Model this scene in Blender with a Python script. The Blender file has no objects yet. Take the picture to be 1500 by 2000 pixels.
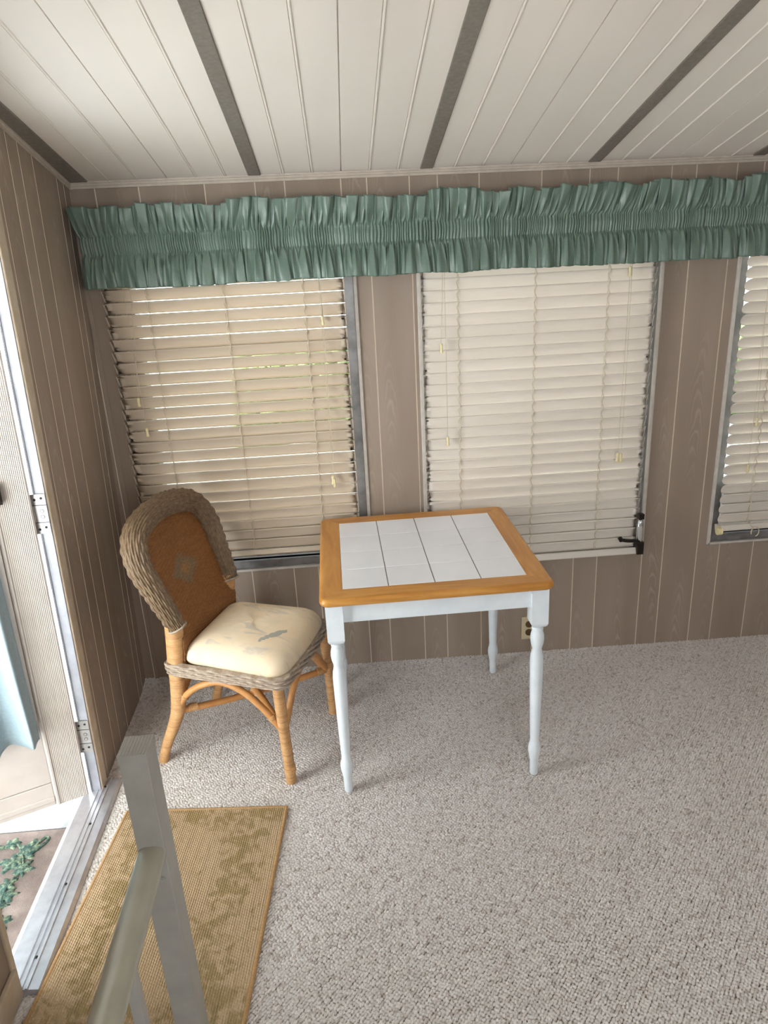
import bpy, math, random
import numpy as np
from mathutils import Matrix, Vector
random.seed(7); RNG = np.random.default_rng(7)
scene = bpy.context.scene
COL = scene.collection
PI = math.pi

# ------------------------------------------------------------------ materials
def lin(c):
    return tuple(((v/255)/12.92 if v/255 <= .04045 else ((v/255+.055)/1.055)**2.4) for v in c)

class Mat:
    def __init__(s, name, color=(200, 200, 200), rough=.6, metal=0.0, spec=.4):
        s.m = bpy.data.materials.new(name); s.m.use_nodes = True
        s.nt = s.m.node_tree; s.n = s.nt.nodes; s.l = s.nt.links
        s.b = s.n['Principled BSDF']; s.out = s.n['Material Output']
        s.b.inputs['Base Color'].default_value = (*lin(color), 1)
        s.b.inputs['Roughness'].default_value = rough
        s.b.inputs['Metallic'].default_value = metal
        s.b.inputs['Specular IOR Level'].default_value = spec
    def node(s, t, **kw):
        n = s.n.new(t)
        for k, v in kw.items():
            if k.startswith('i_'):
                key = k[2:].replace('_', ' ')
                n.inputs[key].default_value = v
            else: setattr(n, k, v)
        return n
    def link(s, a, b): s.l.new(a, b)
    def coord(s, kind='Object', scale=(1, 1, 1), rot=(0, 0, 0)):
        if kind == 'UV':
            tc = s.node('ShaderNodeUVMap'); tc.uv_map = 'UVMap'; o = tc.outputs['UV']
        else:
            tc = s.node('ShaderNodeTexCoord'); o = tc.outputs[kind]
        mp = s.node('ShaderNodeMapping'); mp.inputs['Scale'].default_value = scale; mp.inputs['Rotation'].default_value = rot
        s.link(o, mp.inputs['Vector']); return mp.outputs['Vector']
    def noise(s, vec, scale=5, detail=3, rough=.5, dist=0.0):
        n = s.node('ShaderNodeTexNoise'); n.inputs['Scale'].default_value = scale; n.inputs['Detail'].default_value = detail
        n.inputs['Roughness'].default_value = rough; n.inputs['Distortion'].default_value = dist
        s.link(vec, n.inputs['Vector']); return n.outputs['Fac']
    def ramp(s, fac, stops, interp='LINEAR'):
        r = s.node('ShaderNodeValToRGB'); r.color_ramp.interpolation = interp
        e = r.color_ramp.elements
        while len(e) < len(stops): e.new(.5)
        for i, (p, c) in enumerate(stops):
            e[i].position = p; e[i].color = (*lin(c), 1)
        s.link(fac, r.inputs['Fac']); return r.outputs['Color']
    def mix(s, fac, a, b, mode='MIX'):
        m = s.node('ShaderNodeMix'); m.data_type = 'RGBA'; m.blend_type = mode
        for v, k in ((fac, 0), (a, 6), (b, 7)):
            if isinstance(v, (int, float)): m.inputs[k].default_value = v
            elif isinstance(v, tuple): m.inputs[k].default_value = (*lin(v), 1)
            else: s.link(v, m.inputs[k])
        return m.outputs[2]
    def math(s, op, a, b=0.0):
        m = s.node('ShaderNodeMath'); m.operation = op
        for i, v in enumerate((a, b)):
            if isinstance(v, (int, float)): m.inputs[i].default_value = v
            else: s.link(v, m.inputs[i])
        return m.outputs[0]
    def color(s, sock): s.link(sock, s.b.inputs['Base Color']); return s
    def bump(s, h, strength=.3, dist=.002):
        b = s.node('ShaderNodeBump'); b.inputs['Strength'].default_value = strength; b.inputs['Distance'].default_value = dist
        s.link(h, b.inputs['Height']); s.link(b.outputs['Normal'], s.b.inputs['Normal']); return s
    def speck(s, a, b, scale=40, amount=(.35, .65), bumpv=0.0):
        v = s.coord('Object'); f = s.noise(v, scale, 4, .6)
        s.color(s.ramp(f, [(amount[0], a), (amount[1], b)]))
        if bumpv: s.bump(f, bumpv, .001)
        return s

M = {}
# pickled-oak wall panelling (UV: u across the board, v up the board, each board offset)
m = Mat('pickled_oak_panel', rough=.55, spec=.3); M['panel'] = m
uvn = m.node('ShaderNodeUVMap'); uvn.uv_map = 'UVMap'; sep = m.node('ShaderNodeSeparateXYZ'); m.link(uvn.outputs['UV'], sep.inputs[0])
wob = m.noise(m.coord('UV', (9, 3.2, 1)), 1.0, 3, .55); wob2 = m.noise(m.coord('UV', (22, 14, 1)), 1.0, 2)
uu_ = m.math('ADD', sep.outputs[0], m.math('MULTIPLY', m.math('SUBTRACT', wob, .5), .075))
ph_ = m.math('ADD', m.math('MULTIPLY', m.math('MULTIPLY', uu_, uu_), 2300.0), m.math('MULTIPLY', sep.outputs[1], 13.0))
ph_ = m.math('ADD', ph_, m.math('MULTIPLY', wob2, 1.6))
ring = m.math('POWER', m.math('ADD', m.math('MULTIPLY', m.math('SINE', m.math('MULTIPLY', ph_, 6.2832)), .5), .5), 3.0)
near = m.math('MAXIMUM', 0.0, m.math('SUBTRACT', 1.0, m.math('MULTIPLY', m.math('ABSOLUTE', uu_), 22.0)))
msk_ = m.noise(m.coord('UV', (3, 2.0, 1)), 1.0, 2); mr = m.node('ShaderNodeMapRange'); mr.inputs['From Min'].default_value = .42; mr.inputs['From Max'].default_value = .62; m.link(msk_, mr.inputs['Value'])
ring = m.math('MULTIPLY', m.math('MULTIPLY', ring, near), mr.outputs[0])
fib = m.noise(m.coord('UV', (300, 7, 1)), 1.0, 3, .6)
big = m.noise(m.coord('UV', (9, 1.2, 1)), 1.0, 2)
c = m.ramp(big, [(.3, (146, 129, 115)), (.7, (160, 144, 130))])
c = m.mix(m.math('MULTIPLY', ring, .55), c, (190, 174, 157))
c = m.mix(m.math('MULTIPLY', fib, .28), c, (130, 113, 98))
m.color(c); m.bump(fib, .05, .001)
M['groove'] = Mat('panel_groove_paint', (222, 208, 190), .5)
M['wood_trim'] = Mat('beige_trim', rough=.45).speck((186, 168, 146), (200, 184, 164), 25)
M['mould'] = Mat('ceiling_moulding_paint', rough=.5).speck((186, 174, 160), (198, 186, 172), 30)
m = Mat('ceiling_enamel', (232, 228, 216), .24, spec=.5); M['ceil'] = m
f = m.noise(m.coord('Object', (1, 1, 1)), 2.2, 4, .6); m.color(m.ramp(f, [(.2, (232, 223, 213)), (.8, (236, 228, 219))]))
m = Mat('galvanised_strip', (128, 122, 114), .45, .15); M['strip'] = m
f = m.noise(m.coord('Object'), 70, 5, .7); m.color(m.ramp(f, [(.3, (120, 112, 104)), (.55, (136, 128, 120)), (.78, (150, 142, 134))]))
M['alu'] = Mat('mill_aluminium', rough=.5, metal=.35).speck((146, 146, 152), (160, 160, 166), 18)
M['alu_dark'] = Mat('weathered_aluminium', rough=.42, metal=.55).speck((118, 116, 116), (146, 144, 144), 14)
M['alu_lip'] = Mat('painted_aluminium_lip', rough=.45).speck((186, 178, 170), (202, 194, 186), 30)
M['hinge'] = Mat('zinc_hinge', rough=.4, metal=.5).speck((150, 146, 142), (170, 166, 162), 30)
M['dark'] = Mat('dark_bronze_metal', (52, 44, 38), .4, .6)
M['chrome'] = Mat('chrome_housing', (225, 228, 230), .16, .9)
M['black'] = Mat('black_hole', (22, 20, 19), .7)
m = Mat('green_satin_cloth', rough=.36, spec=.6); M['valance'] = m
f = m.noise(m.coord('Object'), 220, 2); m.color(m.ramp(f, [(.3, (88, 107, 94)), (.7, (97, 117, 104))]))
m.b.inputs['Sheen Weight'].default_value = .15; m.b.inputs['Sheen Roughness'].default_value = .4

def slat_mat(name, col, tr):
    m = Mat(name, col, .42, spec=.35)
    f = m.noise(m.coord('Object', (3, 30, 30)), 4, 3)
    cc = m.ramp(f, [(.3, tuple(x-4 for x in col)), (.7, col)]); m.color(cc)
    t = m.node('ShaderNodeBsdfTranslucent'); m.link(cc, t.inputs['Color'])
    mx = m.node('ShaderNodeMixShader'); mx.inputs[0].default_value = tr
    m.link(m.b.outputs[0], mx.inputs[1]); m.link(t.outputs[0], mx.inputs[2]); m.link(mx.outputs[0], m.out.inputs['Surface'])
    return m
M['slat_cream'] = slat_mat('cream_vinyl_slat', (207, 191, 171), .112)
M['slat_ivory'] = slat_mat('ivory_vinyl_slat', (231, 222, 211), .15)
M['cord'] = Mat('ivory_cord', rough=.8).speck((196, 182, 158), (210, 198, 176), 60)
M['tassel'] = Mat('cream_wooden_tassel', rough=.4).speck((222, 208, 160), (232, 220, 176), 60)

m = Mat('honey_wood', rough=.30, spec=.45); M['honey'] = m
v = m.coord('UV', (3.0, 26, 1)); f = m.noise(v, 1.0, 5, .62, .9); f2 = m.noise(m.coord('UV', (6, 170, 1)), 1.0, 2)
c = m.ramp(f, [(.25, (170, 110, 44)), (.5, (198, 138, 62)), (.75, (216, 162, 86))])
c = m.mix(m.math('MULTIPLY', f2, .25), c, (168, 106, 44)); m.color(c); m.bump(f2, .04, .001)
M['white'] = Mat('white_painted_wood', rough=.38).speck((222, 229, 234), (230, 236, 240), 20)
m = Mat('white_glazed_tile', rough=.08, spec=.55); M['tile'] = m
f = m.noise(m.coord('Object'), 6, 2); m.color(m.ramp(f, [(.3, (234, 236, 242)), (.7, (240, 242, 248))]))
M['grout'] = Mat('grey_grout', rough=.8).speck((120, 117, 114), (140, 136, 132), 90)

def rattan(name, a, b, sc=60, rough=.5, wrap=False):
    m = Mat(name, rough=rough, spec=.35)
    f = m.noise(m.coord('Object'), sc, 3, .6); g = m.noise(m.coord('Object', (1, 1, 6)), 12, 2)
    c = m.ramp(f, [(.3, a), (.7, b)]); c = m.mix(m.math('MULTIPLY', g, .35), c, tuple(int(x*.82) for x in a))
    if wrap:
        w_ = m.noise(m.coord('Object', (3, 3, 210)), 1.0, 2); c = m.mix(m.ramp(w_, [(.48, (0, 0, 0)), (.66, (190, 190, 190))]), c, (150, 105, 62))
    m.color(c); return m
M['rattan'] = rattan('wrapped_rattan', (188, 141, 92), (210, 166, 115), 50, wrap=True)
M['pole'] = rattan('smooth_rattan_pole', (186, 128, 72), (206, 150, 92), 22, .38)
M['roll'] = rattan('grey_brown_wicker', (104, 84, 62), (142, 118, 92), 80)
M['backpanel'] = rattan('amber_wicker', (128, 82, 42), (152, 102, 58), 80)
M['motif'] = rattan('taupe_wicker_motif', (122, 98, 72), (140, 116, 86), 80)
M['motif_core'] = rattan('tan_wicker_motif', (150, 108, 64), (172, 128, 80), 80)
M['seatrail'] = rattan('taupe_braided_wicker', (150, 131, 113), (190, 173, 154), 90)
m = Mat('painterly_print_cloth', rough=.75, spec=.2); M['cushion'] = m
v = m.coord('Object')
f = m.noise(m.coord('Object', (5, 3, 3)), 1.2, 3); c = m.ramp(f, [(.3, (222, 198, 164)), (.65, (234, 217, 190))])
b1 = m.noise(m.coord('Object', (5, 9, 4), (0, 0, .5)), 1.6, 3, .5, .6)
c = m.mix(m.ramp(b1, [(.50, (0, 0, 0)), (.58, (150, 150, 150))]), c, (206, 192, 172))
b2 = m.noise(m.coord('Object', (6, 17, 4), (0, 0, .9)), 1.3, 4, .55, .8)
c = m.mix(m.ramp(b2, [(.57, (0, 0, 0)), (.60, (200, 200, 200))]), c, (190, 182, 170))
# one grey brush stroke near the middle of the seat
sp = m.node('ShaderNodeSeparateXYZ'); m.link(v, sp.inputs[0])
wob = m.noise(v, 40, 3)
dx = m.math('SUBTRACT', sp.outputs[0], .175); dy = m.math('SUBTRACT', sp.outputs[1], -.062)
al = m.math('ADD', m.math('MULTIPLY', dx, .55), m.math('MULTIPLY', dy, .83))
ac = m.math('SUBTRACT', m.math('MULTIPLY', dx, .83), m.math('MULTIPLY', dy, .55))
dd = m.math('ADD', m.math('POWER', m.math('ABSOLUTE', m.math('DIVIDE', al, .055)), 2.0), m.math('POWER', m.math('ABSOLUTE', m.math('DIVIDE', ac, .014)), 2.0))
dd = m.math('ADD', dd, m.math('MULTIPLY', m.math('SUBTRACT', wob, .5), 3.4))
c = m.mix(m.ramp(dd, [(.85, (255, 255, 255)), (1.0, (0, 0, 0))]), c, (168, 164, 152))
m.color(c); m.bump(m.noise(v, 700, 2), .05, .0005)

m = Mat('berber_loop_carpet', rough=.95, spec=.12); M['carpet'] = m
at_ = m.node('ShaderNodeAttribute'); at_.attribute_name = 'yarn_tone_gap_shade'; fine = m.noise(m.coord('Object'), 700, 3, .6)
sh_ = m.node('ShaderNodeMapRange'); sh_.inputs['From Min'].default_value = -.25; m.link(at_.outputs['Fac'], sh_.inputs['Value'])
c = m.ramp(sh_.outputs[0], [(.0, (132, 122, 114)), (.2, (190, 179, 170)), (.30, (217, 210, 205)), (.7, (229, 224, 220)), (1.0, (238, 234, 231))])  # darkest stop paints shade into the gaps between loops
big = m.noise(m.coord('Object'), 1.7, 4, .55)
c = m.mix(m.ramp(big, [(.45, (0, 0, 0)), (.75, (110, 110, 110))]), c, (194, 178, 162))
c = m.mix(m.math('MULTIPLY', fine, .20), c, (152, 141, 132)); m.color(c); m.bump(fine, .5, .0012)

m = Mat('tan_ribbed_rug', rough=.95, spec=.1); M['rug'] = m
v = m.coord('Object'); f = m.noise(v, 260, 2); c = m.ramp(f, [(.3, (178, 154, 122)), (.7, (202, 180, 148))])
# woven olive leaf figures around the border
n1 = m.noise(m.coord('Object', (1, 1, 1), (0, 0, .6)), 24, 3, .6, .8)
sp = m.node('ShaderNodeSeparateXYZ'); m.link(v, sp.inputs[0])
ax = m.math('ABSOLUTE', m.math('SUBTRACT', m.math('ABSOLUTE', sp.outputs[0]), .165))
ay = m.math('ABSOLUTE', m.math('SUBTRACT', m.math('ABSOLUTE', sp.outputs[1]), .355))
band = m.math('MINIMUM', ax, ay)
msk = m.math('SUBTRACT', n1, m.math('MULTIPLY', band, 1.6))
c = m.mix(m.ramp(msk, [(.40, (0, 0, 0)), (.52, (200, 200, 200))]), c, (138, 120, 70))
pk = m.noise(v, 3.5, 2); c = m.mix(m.ramp(pk, [(.5, (0, 0, 0)), (.7, (90, 90, 90))]), c, (196, 172, 146)); m.color(c)
M['rug_binding'] = Mat('brown_rug_binding', rough=.9).speck((160, 126, 86), (184, 148, 104), 200)
M['alu_thresh'] = Mat('threshold_aluminium', rough=.36, metal=.7).speck((190, 190, 196), (208, 208, 212), 22, bumpv=.02)
M['post'] = Mat('grey_painted_rail_post', rough=.42).speck((154, 151, 143), (164, 161, 153), 14)
M['handrail'] = Mat('olive_grey_handrail', rough=.25, spec=.5).speck((158, 154, 139), (166, 162, 147), 10)
M['door'] = Mat('beige_enamel_door', rough=.4).speck((170, 160, 152), (178, 168, 160), 9)
M['door_trim'] = Mat('dark_glazing_bead', (120, 116, 112), .5)
M['curtain'] = Mat('pale_blue_cloth', rough=.6, spec=.3).speck((136, 153, 160), (146, 162, 169), 120)
M['outlet'] = Mat('ivory_outlet_plate', rough=.4).speck((206, 192, 158), (214, 200, 166), 50)
M['socket'] = Mat('brown_socket', (92, 70, 44), .5)
m = Mat('porch_paint', rough=.6); M['porch'] = m
f = m.noise(m.coord('Object'), 5, 4, .6); m.color(m.ramp(f, [(.42, (206, 216, 222)), (.55, (214, 224, 230)), (.62, (232, 224, 212))]))
m = Mat('taupe_doormat_pile', rough=.95, spec=.1); M['mat'] = m
f = m.noise(m.coord('Object'), 8, 5, .65); m.color(m.ramp(f, [(.3, (98, 87, 83)), (.5, (118, 106, 101)), (.7, (142, 130, 124))])); m.bump(m.noise(m.coord('Object'), 400, 2), .5, .003)
m = Mat('green_leaf_pile', rough=.95, spec=.1); M['leaf'] = m
f = m.noise(m.coord('Object'), 60, 4, .7); m.color(m.ramp(f, [(.40, (50, 74, 72)), (.52, (84, 102, 90)), (.66, (138, 148, 122))])); m.bump(m.noise(m.coord('Object'), 400, 2), .5, .003)
M['mat_edge'] = Mat('black_rubber_edge', (62, 56, 52), .7)
M['ground'] = Mat('concrete_ground', rough=.9).speck((206, 206, 204), (220, 220, 218), 3)
m = Mat('hedge_leaves', rough=.7); M['hedge'] = m
f = m.noise(m.coord('Object'), 9, 6, .7); m.color(m.ramp(f, [(.35, (44, 62, 30)), (.5, (92, 120, 56)), (.65, (176, 190, 110))]))
M['gravel'] = Mat('grey_gravel', rough=.9).speck((84, 84, 80), (128, 126, 122), 14)
M['stucco'] = Mat('pale_stucco', rough=.8).speck((214, 210, 202), (226, 222, 214), 12)
M['roofpan'] = Mat('white_roof_pan', (226, 226, 222), .5)
# window glass: mostly clear, Fresnel reflection
gm = bpy.data.materials.new('window_glass'); gm.use_nodes = True; nt = gm.node_tree; nt.nodes.remove(nt.nodes['Principled BSDF'])
tr = nt.nodes.new('ShaderNodeBsdfTransparent'); tr.inputs[0].default_value = (.93, .95, .95, 1)
gl = nt.nodes.new('ShaderNodeBsdfGlossy'); gl.inputs['Roughness'].default_value = .02
fr = nt.nodes.new('ShaderNodeFresnel'); fr.inputs[0].default_value = 1.45; mx = nt.nodes.new('ShaderNodeMixShader')
nt.links.new(fr.outputs[0], mx.inputs[0]); nt.links.new(tr.outputs[0], mx.inputs[1]); nt.links.new(gl.outputs[0], mx.inputs[2])
nt.links.new(mx.outputs[0], nt.nodes['Material Output'].inputs['Surface'])
gm2 = gm.copy(); gm2.name = 'dimming_grey_glass'  # added grey tint that cuts daylight on the lower slats
for n_ in gm2.node_tree.nodes:
    if n_.type == 'BSDF_TRANSPARENT': n_.inputs[0].default_value = (.34, .34, .34, 1)
def mat(k): return gm if k == 'glass' else gm2 if k == 'glass_dimming' else M[k].m

# ------------------------------------------------------------------ mesh kit
class MB:
    def __init__(s): s.V = []; s.F = []; s.mi = []; s.uv = []; s.n = 0; s.sm = []
    def add(s, V, F, mi=0, uv=None, smooth=False):
        V = np.asarray(V, float); b = s.n
        s.V.append(V); s.n += len(V)
        uv = np.zeros((len(V), 2)) if uv is None else np.asarray(uv, float)
        mis = mi if isinstance(mi, (list, np.ndarray)) else [mi]*len(F)
        for f, k in zip(F, mis):
            s.F.append([int(i)+b for i in f]); s.mi.append(int(k)); s.sm.append(smooth)
            s.uv.extend(uv[list(f)].tolist())
        return s
    def box(s, lo, hi, mi=0, rot=None, uvs=None):
        x0, y0, z0 = lo; x1, y1, z1 = hi
        V = np.array([(x0,y0,z0),(x1,y0,z0),(x1,y1,z0),(x0,y1,z0),(x0,y0,z1),(x1,y0,z1),(x1,y1,z1),(x0,y1,z1)], float)
        if rot is not None: V = V @ np.asarray(rot).T
        return s.add(V, [(0,3,2,1),(4,5,6,7),(0,1,5,4),(1,2,6,5),(2,3,7,6),(3,0,4,7)], mi)
    def grid(s, P, cu=False, cv=False, mi=0, uv=None, smooth=True, flip=False):
        n, k = P.shape[:2]; F = []
        for i in range(n if cu else n-1):
            for j in range(k if cv else k-1):
                a = i*k+j; b = ((i+1) % n)*k+j; c = ((i+1) % n)*k+(j+1) % k; d = i*k+(j+1) % k
                F.append((a, d, c, b) if flip else (a, b, c, d))
        u = None if uv is None else uv.reshape(-1, 2)
        return s.add(P.reshape(-1, 3), F, mi, u, smooth)
    def tube(s, path, r, seg=12, mi=0, caps=True, smooth=True, up=None, flat=None):
        path = np.asarray(path, float); n = len(path); r = np.broadcast_to(np.asarray(r, float), (n,))
        T = np.gradient(path, axis=0); T /= np.linalg.norm(T, axis=1)[:, None]+1e-12
        a = np.array(up if up is not None else ((0, 0, 1) if abs(T[0][2]) < .9 else (1, 0, 0)), float)
        N = []; 
        for i in range(n):
            a = a-T[i]*(a@T[i]); a /= np.linalg.norm(a); N.append(a)
        N = np.array(N); B = np.cross(T, N); th = np.linspace(0, 2*PI, seg, endpoint=False)
        fb = 1.0 if flat is None else flat
        P = path[:, None]+(np.cos(th)[None, :, None]*N[:, None]+fb*np.sin(th)[None, :, None]*B[:, None])*r[:, None, None]
        s.grid(P, cv=True, mi=mi, smooth=smooth)
        if caps:
            s.add(P[0], [tuple(range(seg))], mi); s.add(P[-1], [tuple(range(seg))[::-1]], mi)
        return s
    def lathe(s, prof, c=(0, 0, 0), seg=24, mi=0):
        prof = np.asarray(prof, float); th = np.linspace(0, 2*PI, seg, endpoint=False)
        P = np.stack([c[0]+prof[:, 0][:, None]*np.cos(th), c[1]+prof[:, 0][:, None]*np.sin(th), c[2]+np.repeat(prof[:, 1][:, None], seg, 1)], -1)
        s.grid(P, cv=True, mi=mi, flip=True)
        if prof[0, 0] > 1e-5: s.add(P[0], [tuple(range(seg))[::-1]], mi)
        if prof[-1, 0] > 1e-5: s.add(P[-1], [tuple(range(seg))], mi)
        return s
    def build(s, name, mats, parent=None, bevel=0.0, seg=2, xf=None):
        V = np.concatenate(s.V)
        if xf is not None: V = xf(V)
        me = bpy.data.meshes.new(name)
        me.from_pydata(V.tolist(), [], s.F)
        mats = [mats] if isinstance(mats, str) else mats
        for k in mats: me.materials.append(mat(k))
        me.polygons.foreach_set('material_index', s.mi); me.polygons.foreach_set('use_smooth', s.sm)
        ul = me.uv_layers.new(name='UVMap'); ul.data.foreach_set('uv', np.array(s.uv, 'f').ravel())
        me.update()
        o = bpy.data.objects.new(name, me); COL.objects.link(o)
        if parent is not None: o.parent = parent
        if bevel:
            b = o.modifiers.new('bevel', 'BEVEL'); b.width = bevel; b.segments = seg; b.limit_method = 'ANGLE'; b.angle_limit = math.radians(40)
            b.harden_normals = False
        return o

def thing(name, label, cat, loc=(0, 0, 0), rz=0, group=None):
    o = bpy.data.objects.new(name, None); COL.objects.link(o); o.empty_display_size = .1
    o.location = loc; o.rotation_euler = (0, 0, rz)
    o['label'] = label; o['category'] = cat
    if group: o['group'] = group
    return o
def tag(o, label, cat, group=None):
    o['label'] = label; o['category'] = cat
    if group: o['group'] = group
    return o
def struct(o, label=None, cat=None):
    o['kind'] = 'structure'
    if label: o['label'] = label
    if cat: o['category'] = cat
    return o
def sroot(name, label, cat, loc=(0, 0, 0)):
    o = thing(name, label, cat, loc); o['kind'] = 'structure'; return o
def catmull(K, n=10):
    K = np.asarray(K, float); K = np.vstack([2*K[0]-K[1], K, 2*K[-1]-K[-2]]); out = []
    for i in range(1, len(K)-2):
        a, b, c, d = K[i-1], K[i], K[i+1], K[i+2]
        for t in np.linspace(0, 1, n, endpoint=False):
            out.append(.5*(2*b+(c-a)*t+(2*a-5*b+4*c-d)*t*t+(3*b-a-3*c+d)*t**3))
    out.append(K[-2]); return np.array(out)
def resample(P, step):
    P = np.asarray(P, float); d = np.r_[0, np.cumsum(np.linalg.norm(np.diff(P, axis=0), axis=1))]
    n = max(2, int(d[-1]/step)+1); t = np.linspace(0, d[-1], n)
    return np.stack([np.interp(t, d, P[:, k]) for k in range(P.shape[1])], 1), t
def snoise(n, cells, seed=0):
    r = np.random.default_rng(seed); k = r.uniform(-1, 1, int(cells)+4); x = np.linspace(0, cells, n); i = x.astype(int); f = x-i; f = f*f*(3-2*f)
    return k[i]*(1-f)+k[i+1]*f

# ------------------------------------------------------------------ room data
HC, SL, BT = 2.0169, .2150, -.00737            # ceiling height at the window wall, rise towards the viewer, fall to the right
LA, LT = .0218, .02944                          # the door wall is a touch out of square and out of plumb
XR, YF = 4.3, -4.3                              # unseen right wall and house wall
def zc(x, y): return HC+BT*x-SL*y
def shear(V):
    V = V.copy(); V[:, 0] += -LA*V[:, 1]+LT*V[:, 2]; return V

WIN = [(.165, 1.035, .505, 1.80), (1.262, 2.200, .478, 1.80), (2.490, 3.420, .475, 1.80)]
period = [.699, .803, 1.002, 1.094, 1.246, 1.347, 1.498, 1.726]
GR = sorted(g+1.2035*k for g in period for k in range(-1, 4) if .02 < g+1.2035*k < XR-.05)

def panel_wall(a_lo, a_hi, grooves, holes, ztop, mp, gw=.0022, gd=.003, zb=-.02):
    mb = MB(); br = {a_lo, a_hi}; gset = []
    for g in grooves: br |= {g-gw, g+gw}; gset.append(g)
    for h in holes: br |= {h[0], h[1]}
    br = sorted(b for b in br if a_lo-1e-9 <= b <= a_hi+1e-9); cols = []
    for a0, a1 in zip(br[:-1], br[1:]):
        mid = (a0+a1)/2; isg = any(abs(mid-g) < gw*.9 for g in gset); board = sum(1 for g in gset if g < mid)
        iv = [(zb, None)]
        for h in holes:
            if h[0] < mid < h[1]: iv = [(zb, h[2]), (h[3], None)]
        cols.append((a0, a1, isg, iv))
        for z0, z1 in iv:
            t0 = ztop(a0) if z1 is None else z1; t1 = ztop(a1) if z1 is None else z1
            d = gd if isg else 0
            V = [mp(a0, z0, d), mp(a1, z0, d), mp(a1, t1, d), mp(a0, t0, d)]
            r = random.Random(board*17+3); ou, ov = r.uniform(-.03, .03), r.uniform(0, 60)
            g0 = max([g for g in gset if g < mid] or [a_lo]); 
            gn = min([g for g in gset if g > mid] or [a_hi]); cen = (g0+gn)/2+ou
            uv = [(a0-cen+board*0, z0+ov), (a1-cen, z0+ov), (a1-cen, t1+ov), (a0-cen, t0+ov)]
            mb.add(V, [(0, 1, 2, 3)], 1 if isg else 0, uv)
    for (p0, p1, g1, iv1), (q0, q1, g2, iv2) in zip(cols[:-1], cols[1:]):
        if g1 != g2:
            for z0, z1 in iv1:
                t = ztop(p1) if z1 is None else z1
                mb.add([mp(p1, z0, 0), mp(p1, z0, gd), mp(p1, t, gd), mp(p1, t, 0)], [(0, 1, 2, 3)], 1)
    return mb

# back wall (window wall), plane y = 0, outside skin at y = .09
mb = panel_wall(-.12, XR, GR, [(a, b, c, d) for a, b, c, d in WIN], lambda a: zc(a, 0)+.012, lambda a, z, d: (a, d, z))
for a, b, c, d in WIN:
    T = .09
    for P in ([(a,0,c),(a,T,c),(a,T,d),(a,0,d)], [(b,0,c),(b,0,d),(b,T,d),(b,T,c)], [(a,0,c),(b,0,c),(b,T,c),(a,T,c)], [(a,0,d),(a,T,d),(b,T,d),(b,0,d)]):
        mb.add(P, [(0, 1, 2, 3)], 2)
xs = [-.12]+[v for w in WIN for v in w[:2]]+[XR]
for i in range(len(xs)-1):
    z0s = [(-.3, 2.1)] if i % 2 == 0 else [(-.3, WIN[i//2][2]), (WIN[i//2][3], 2.1)]
    for z0, z1 in z0s: mb.add([(xs[i], .09, z0), (xs[i+1], .09, z0), (xs[i+1], .09, z1), (xs[i], .09, z1)], [(3, 2, 1, 0)], 2)
struct(mb.build('wall_back', ['panel', 'groove', 'stucco']))

# left wall with the door opening
DY0, DY1, DZ = -1.418, -.689, 2.00
LG = [-.060, -.122, -.318, -.420, -.498, -.600, -1.55, -1.66, -1.88, -2.02, -2.30, -2.55, -2.8, -3.1, -3.4, -3.7, -4.0]
mb = panel_wall(YF, .02, LG, [(DY0, DY1, -.02, DZ)], lambda a: zc(0, a)+.012, lambda a, z, d: (-d, a, z))
for P in ([(0,DY1,-.02),(-.034,DY1,-.02),(-.034,DY1,DZ),(0,DY1,DZ)], [(0,DY0,-.02),(0,DY0,DZ),(-.034,DY0,DZ),(-.034,DY0,-.02)], [(0,DY0,DZ),(0,DY1,DZ),(-.034,DY1,DZ),(-.034,DY0,DZ)]):
    mb.add(P, [(0, 1, 2, 3)], 2)
for y0, y1, z0, z1 in ((YF, DY0, -.3, 3.1), (DY1, .09, -.3, 2.2), (DY0, DY1, DZ, 2.4)):
    mb.add([(-.034, y0, z0), (-.034, y1, z0), (-.034, y1, z1), (-.034, y0, z1)], [(0, 1, 2, 3)], 2)
struct(mb.build('wall_left', ['panel', 'groove', 'stucco'], xf=shear))

# unseen right wall and house wall, both with daylight openings
def plain_wall(name, mp, a0, a1, ztop, holes):
    mb = MB(); br = sorted({a0, a1}|{h[0] for h in holes}|{h[1] for h in holes})
    for p, q in zip(br[:-1], br[1:]):
        mid = (p+q)/2; iv = [(-.02, None)]
        for h in holes:
            if h[0] < mid < h[1]: iv = [(-.02, h[2]), (h[3], None)]
        for z0, z1 in iv:
            t0 = ztop(p) if z1 is None else z1; t1 = ztop(q) if z1 is None else z1
            for d in (0, .1): mb.add([mp(p, z0, d), mp(q, z0, d), mp(q, t1, d), mp(p, t0, d)], [(0, 1, 2, 3)], 0, [(p, z0), (q, z0), (q, t1), (p, t0)])
    return struct(mb.build(name, ['panel']))
RH = [(-3.3, -2.85, .95, 2.0)]
FH = [(1.0, 2.0, .95, 2.25)]
plain_wall('wall_right', lambda a, z, d: (XR+d, a, z), YF, .02, lambda a: zc(XR, a)+.012, RH)
plain_wall('wall_front', lambda a, z, d: (a, YF-d, z), -.12, XR, lambda a: zc(a, YF)+.012, FH)

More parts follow.
